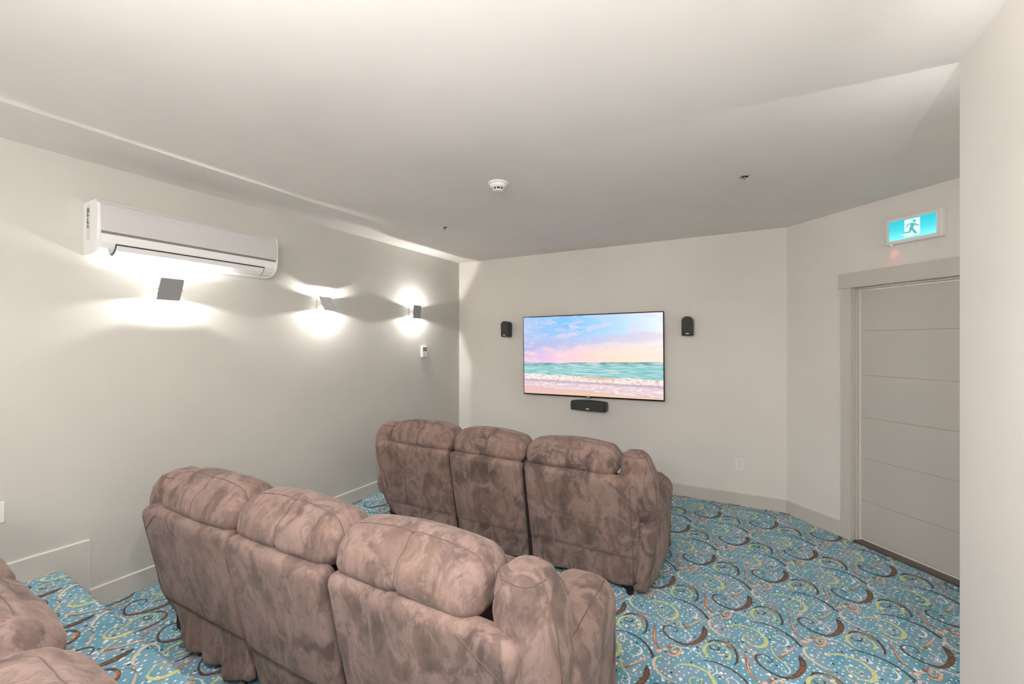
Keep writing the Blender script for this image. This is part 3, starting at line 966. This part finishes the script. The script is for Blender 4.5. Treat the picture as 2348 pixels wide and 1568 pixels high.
# ------------------------------------------------------------------ wall lamps
def sconce(label, y, tilt, metal=None):
    t = thing('wall_sconce', label, 'wall lamp', (XL, y, 1.950), 0, 'square metal up-and-down wall lamps')
    bm = bmesh.new(); add_box(bm, (0, -.062, -.062), (.006, .062, .062), .001); bm_obj('back_plate', bm, M_steel, t)
    bm = bmesh.new(); add_box(bm, (.006, -.020, -.014), (.034, .020, .014), .002); bm_obj('lamp_holder', bm, M_sconce_in, t)
    for s_ in (-1, 1):
        bm = bmesh.new()
        # triangular side bracket that carries the pivot
        q = [bm.verts.new(c) for c in ((.004, s_ * .060, .050), (.004, s_ * .060, -.050), (.074, s_ * .060, -.004), (.074, s_ * .060, .004))]
        q2 = [bm.verts.new((v.co.x, s_ * .0615, v.co.z)) for v in q]
        for a in range(4): bm.faces.new((q[a], q[(a + 1) % 4], q2[(a + 1) % 4], q2[a]))
        bm.faces.new(q); bm.faces.new(q2[::-1])
        bm_obj('bracket', bm, M_sconce_in, t)
    f = thing_part('front_plate', t, metal or M_steel)
    f.location = (.076, 0, 0); f.rotation_euler = (0, R(tilt), 0)
    for s_ in (-1, 1):
        bm = bmesh.new()
        q = [bm.verts.new(c) for c in ((0, s_ * .0645, .046), (-.022, s_ * .0645, .004), (-.022, s_ * .0645, -.004), (0, s_ * .0645, -.046))]
        q2 = [bm.verts.new((v.co.x, s_ * .0655, v.co.z)) for v in q]
        for a in range(4): bm.faces.new((q[a], q[(a + 1) % 4], q2[(a + 1) % 4], q2[a]))
        bm.faces.new(q); bm.faces.new(q2[::-1])
        bm_obj('side_flange', bm, M_sconce_in, f)
    for s_ in (-1, 1):
        bm = bmesh.new(); add_cyl(bm, (.072, s_ * .060, 0), (.072, s_ * .073, 0), .004, n=12); bm_obj('pivot_pin', bm, M_chrome, t)
    bm = bmesh.new(); add_cyl(bm, (.034, 0, 0), (.050, 0, 0), .007, n=14)
    bm_obj('bulb', bm, M_bulb, t)
    l = bpy.data.lights.new('sconce_light', 'POINT'); l.energy = SCONCE_W; l.shadow_soft_size = .0045; l.color = (1, .972, .94)
    lo = bpy.data.objects.new('sconce_light', l); C.objects.link(lo); lo.parent = t; lo.location = (.062, 0, 0)
    return t
n = Nt('bulb_glass'); n.set(Base_Color=(1, 1, 1, 1)); n.b.inputs['Emission Color'].default_value = (1, .96, .9, 1); n.b.inputs['Emission Strength'].default_value = 6
M_bulb = n.m
def thing_part(name, parent, metal):
    bm = bmesh.new()
    add_box(bm, (0, -.066, -.077), (.0025, .066, .077), .0006, 1)
    return bm_obj(name, bm, metal, parent)
sconce('square metal wall lamp under the air conditioner, plate tipped out at the top', 1.385, 25, M_steel_shaded)
sconce('square metal wall lamp in the middle, plate tipped in at the top', 2.600, -32)
sconce('square metal wall lamp nearest the far corner, plate hanging upright', 3.805, 5, M_steel_shaded)

# wall lamps outside the picture; the right-wall pair is added for fill
def far_sconce(label, loc, rot, tilt=0, k=1.0):
    t = sconce(label, 0, tilt); t.location = loc; t.rotation_euler = (0, 0, rot)
    for ch in t.children:
        if ch.type == 'LIGHT':
            ch.data.energy *= k; ch.data.shadow_soft_size = .02
far_sconce('metal wall lamp on the left wall beside the sofa on the raised tier', (XL, .17, 1.95), 0, -28, .4)
far_sconce('metal wall lamp on the left wall behind the sofa on the raised tier', (XL, -1.05, 1.95), 0, 0, .4)
far_sconce('metal wall lamp on the wall of the door recess, facing the door', (1.75, YR, 1.95), PI / 2, 0, 2.2)
far_sconce('added fill lamp on the right wall above the step', (XR, 1.0, 1.95), PI, 0, 2.0)
far_sconce('added fill lamp on the right wall behind the camera', (XR, -.6, 1.95), PI)
n = Nt('fill_globe_glass'); n.set(Base_Color=(.8, .8, .8, 1)); n.b.inputs['Emission Color'].default_value = (1, .968, .955, 1)
n.b.inputs['Emission Strength'].default_value = GLOBE_L
M_globe = n.m
M_globe2 = M_globe.copy(); M_globe2.name = 'dim_fill_globe_glass'
M_globe2.node_tree.nodes['Principled BSDF'].inputs['Emission Strength'].default_value = GLOBE_L * .72
for q, (lx, ly) in enumerate(FILL_LAMPS):  # unseen hanging globes added to even out the light
    t = thing('fill_globe', ['added globe fill light over the right arm of the raised sofa', 'added globe fill light right above the camera place', 'added globe fill light behind the back of the raised sofa', 'added globe fill light furthest back, towards the rear wall'][q],
              'fill light', (lx, ly, H), 0, 'added globe fill lights over the rear part')
    lathe('canopy', [(0, 0), (.06, 0), (.06, -.02), (.02, -.03), (.006, -.03), (.006, -.33)], M_white, t)
    g = lathe('globe', [(.10 * math.sin(a_), -.42 + .10 * math.cos(a_)) for a_ in np.linspace(.02, PI - .02, 14)], M_globe if q < 2 else M_globe2, t, n=24)
    if q < 2:
        lathe('shade_cap', [(.106 * math.sin(a_), -.42 + .106 * math.cos(a_)) for a_ in np.linspace(.02, R(74), 10)], M_white, t, n=24)  # opaque cap keeps the added fill off the ceiling

# ------------------------------------------------------------------ small wall things
th = thing('thermostat', 'small white thermostat with grey display on the left wall', 'thermostat', (XL, 4.005, 1.418))
box('housing', (0, -.048, 0), (.024, .048, .128), M_white, th, .003)
box('display', (.0235, -.036, .070), (.0252, .036, .118), M_screen_grey, th)
box('cover', (.0235, -.036, .010), (.0255, .036, .062), M_white, th, .0006)
for k, w in enumerate((.030, .018, .024)):
    box('button_mark', (.0252, -.020, .022 + k * .013), (.0262, -.020 + w, .0245 + k * .013), M_screen_grey, th)

ou = thing('electrical_outlet', 'white duplex power outlet low on the far wall', 'outlet', (-.063, YT, .344))
box('cover_plate', (-.036, -.006, 0), (.036, 0, .114), M_white, ou, .0025)
for zc in (.038, .076):
    bm = bmesh.new(); add_cyl(bm, (0, -.005, zc), (0, -.0085, zc), .0165, n=24); r_ = bm_obj('socket', bm, M_whiteg, ou)
    for dx in (-.0065, .0065):
        box('slot', (dx - .0012, -.0090, zc), (dx + .0012, -.0083, zc + .008), M_dkline, r_)
    bm = bmesh.new(); add_cyl(bm, (0, -.0083, zc - .007), (0, -.0090, zc - .007), .0024, n=10); bm_obj('slot', bm, M_dkline, r_)
bm = bmesh.new(); add_cyl(bm, (0, -.005, .057), (0, -.0072, .057), .0025, n=10); bm_obj('screw', bm, M_chrome, ou)

sp = thing('wall_plate', 'white wall plate at the left picture edge above the raised tier', 'wall plate', (XL, .625, .650))
box('cover_plate', (0, -.05, 0), (.007, .05, .110), M_white, sp, .003)
box('insert', (.0065, -.022, .022), (.009, .022, .088), M_whiteg, sp, .001)

# ------------------------------------------------------------------ exit sign
es = thing('exit_sign', 'lit turquoise exit sign with white running figure above the door', 'exit sign', DW(0, 0, 0))
es.rotation_euler = (0, 0, -R(45))          # local x along the wall, local y into the wall
EA0, EA1, EZ0, EZ1, ED = a_of(.912), a_of(.912) + .336, 2.310, 2.499, .049
EA0 += .030; EA1 += .030
box('housing', (EA0, -ED, EZ0), (EA1, 0, EZ1), M_white, es, .006, 3)
PA0, PA1, PZ0, PZ1 = EA0 + .028, EA1 - .030, EZ0 + .027, EZ1 - .026
n = Nt('lit_turquoise')
_, _, zz = n.xyz(n.pos())
cz = n.ramp(n.math('DIVIDE', zz - PZ0, PZ1 - PZ0), [(0, srgb(132, 238, 245)), (.45, srgb(70, 212, 224)), (1, srgb(40, 190, 208))])
n.set(Base_Color=(.02, .1, .1, 1), Roughness=.3); n._in(n.b.inputs['Emission Color'], cz); n.b.inputs['Emission Strength'].default_value = .74
M_turq = n.m
def lit(name, c, e=.74):
    n = Nt(name); n.set(Base_Color=(.1, .1, .1, 1), Roughness=.3); n.b.inputs['Emission Color'].default_value = c; n.b.inputs['Emission Strength'].default_value = e
    return n.m
M_litwhite = lit('lit_white', srgb(214, 248, 250)); M_fig = lit('lit_teal_figure', srgb(66, 166, 168))
box('lit_panel', (PA0, -ED - .003, PZ0), (PA1, -ED + .001, PZ1), M_turq, es)
def pic(x, y):
    u = (x - 285) / 1240; tp = 520 - 280 * u; bt = 1060 - 230 * u
    w = (y - tp) / (bt - tp)
    u2 = u * (1.0 + .10 * (1 - u))
    return (PA0 + u2 * (PA1 - PA0), PZ1 - w * (PZ1 - PZ0))
def plate(name, polys, y0, mat, parent):
    vs_, fs = [], []
    for pl in polys:
        o = len(vs_)
        for a, z in pl: vs_.append((a, y0, z))
        fs.append(tuple(range(o, o + len(pl))))
    return mesh_obj(name, vs_, fs, mat, parent)
plate('white_doorway', [[pic(690, 950), pic(1105, 855), pic(1105, 362), pic(690, 452)]], -ED - .0036, M_litwhite, es)
def pst(pts, w):
    P_ = [pic(*p) for p in pts]
    l, r = stroke(P_, [x * (PA1 - PA0) / 1240 for x in w], 4)
    return [[tuple(l[k]), tuple(l[k + 1]), tuple(r[k + 1]), tuple(r[k])] for k in range(len(l) - 1)]
hc = pic(955, 474)
fig = [[(hc[0] + .0098 * math.cos(a), hc[1] + .0098 * math.sin(a)) for a in np.linspace(0, 2 * PI, 20, endpoint=False)]]
outl = [(pst([(930, 540), (900, 610), (865, 700)], [120, 105, 80])), pst([(930, 555), (815, 570), (740, 672)], [36, 36, 30]), pst([(960, 545), (1030, 605), (1090, 590)], [44, 34, 30]),
        pst([(850, 680), (838, 790), (740, 812), (645, 850)], [62, 50, 40, 24]), pst([(880, 680), (940, 760), (1005, 836)], [64, 64, 66])]
for q in outl: fig += q
plate('running_figure', fig, -ED - .0046, M_fig, es)
plate('figure_outline', pst([(850, 800), (740, 838), (620, 880)], [60, 60, 40]), -ED - .0040, M_litwhite, es)
bm = bmesh.new(); bmesh.ops.create_uvsphere(bm, u_segments=12, v_segments=8, radius=.0035)
for v in bm.verts: v.co += Vector((EA0 + .032, -ED + .012, EZ0 - .001))
bm_obj('indicator_lamp', bm, lit('red_led', (1, .55, .5, 1), 3), es, True)
l = bpy.data.lights.new('indicator_glow', 'SPOT'); l.energy = .10; l.color = (1, .12, .08); l.shadow_soft_size = .004; l.spot_size = R(75); l.spot_blend = 1
lo = bpy.data.objects.new('indicator_glow', l); C.objects.link(lo); lo.parent = es; lo.location = (EA0 + .032, -ED + .012, EZ0 - .008)
lo.rotation_euler = (R(20), 0, 0)

# ------------------------------------------------------------------ ceiling things
sd = thing('smoke_detector', 'round white smoke detector on the ceiling in front of the screen', 'smoke detector', (-1.473, 2.478, H))
lathe('base', [(.0, 0), (.070, 0), (.072, -.004), (.070, -.009), (.058, -.014), (0.05, -.014)], M_white, sd)
lathe('housing', [(.058, -.010), (.056, -.022), (.050, -.030), (.040, -.034), (.036, -.036)], M_white, sd)
lathe('sensor_ring', [(.036, -.030), (.030, -.044), (.0, -.044)], M_dkline, sd)
lathe('sensor_cap', [(.030, -.046), (.029, -.052), (.020, -.055), (0, -.055)], M_white, sd)
bm = bmesh.new()
for k in range(8):
    a = k * PI / 4 + .2
    vs_ = add_box(bm, (.026, -.0025, -.047), (.036, .0025, -.032))
    bmesh.ops.rotate(bm, verts=vs_, cent=(0, 0, 0), matrix=Matrix.Rotation(a, 3, 'Z'))
bm_obj('sensor_rib', bm, M_white, sd)

def sprinkler(label, x, y):
    t = thing('fire_sprinkler', label, 'sprinkler', (x, y, H), 0, 'chrome ceiling sprinklers')
    lathe('escutcheon', [(.022, -.001), (.036, -.001), (.039, -.003), (.038, -.006), (.032, -.008), (.025, -.006), (.024, -.001)], M_chrome, t)
    lathe('recess', [(0, -.002), (.025, -.002), (.025, -.0062)], M_dkline, t)
    bm = bmesh.new()
    add_cyl(bm, (0, 0, 0), (0, 0, -.012), .008, n=14)
    for s_ in (-1, 1):
        add_cyl(bm, (s_ * .007, 0, -.010), (s_ * .009, 0, -.020), .0018, n=8)
        add_cyl(bm, (s_ * .009, 0, -.020), (0, 0, -.027), .0018, n=8)
    bm_obj('nozzle', bm, M_chrome, t)
    bm = bmesh.new(); add_cyl(bm, (0, 0, -.027), (0, 0, -.0285), .012, n=20); bm_obj('deflector', bm, M_chrome, t)
    bm = bmesh.new(); add_cyl(bm, (0, 0, -.012), (0, 0, -.026), .002, n=8); bm_obj('glass_bulb', bm, M_bulb_red, t)
M_bulb_red = flat('dark_glass_bulb', (.12, .03, .02, 1), .1)
sprinkler('small chrome sprinkler on the ceiling left of the smoke detector', -2.472, 3.19)
sprinkler('chrome sprinkler on the ceiling right of the smoke detector', -.012, 3.148)
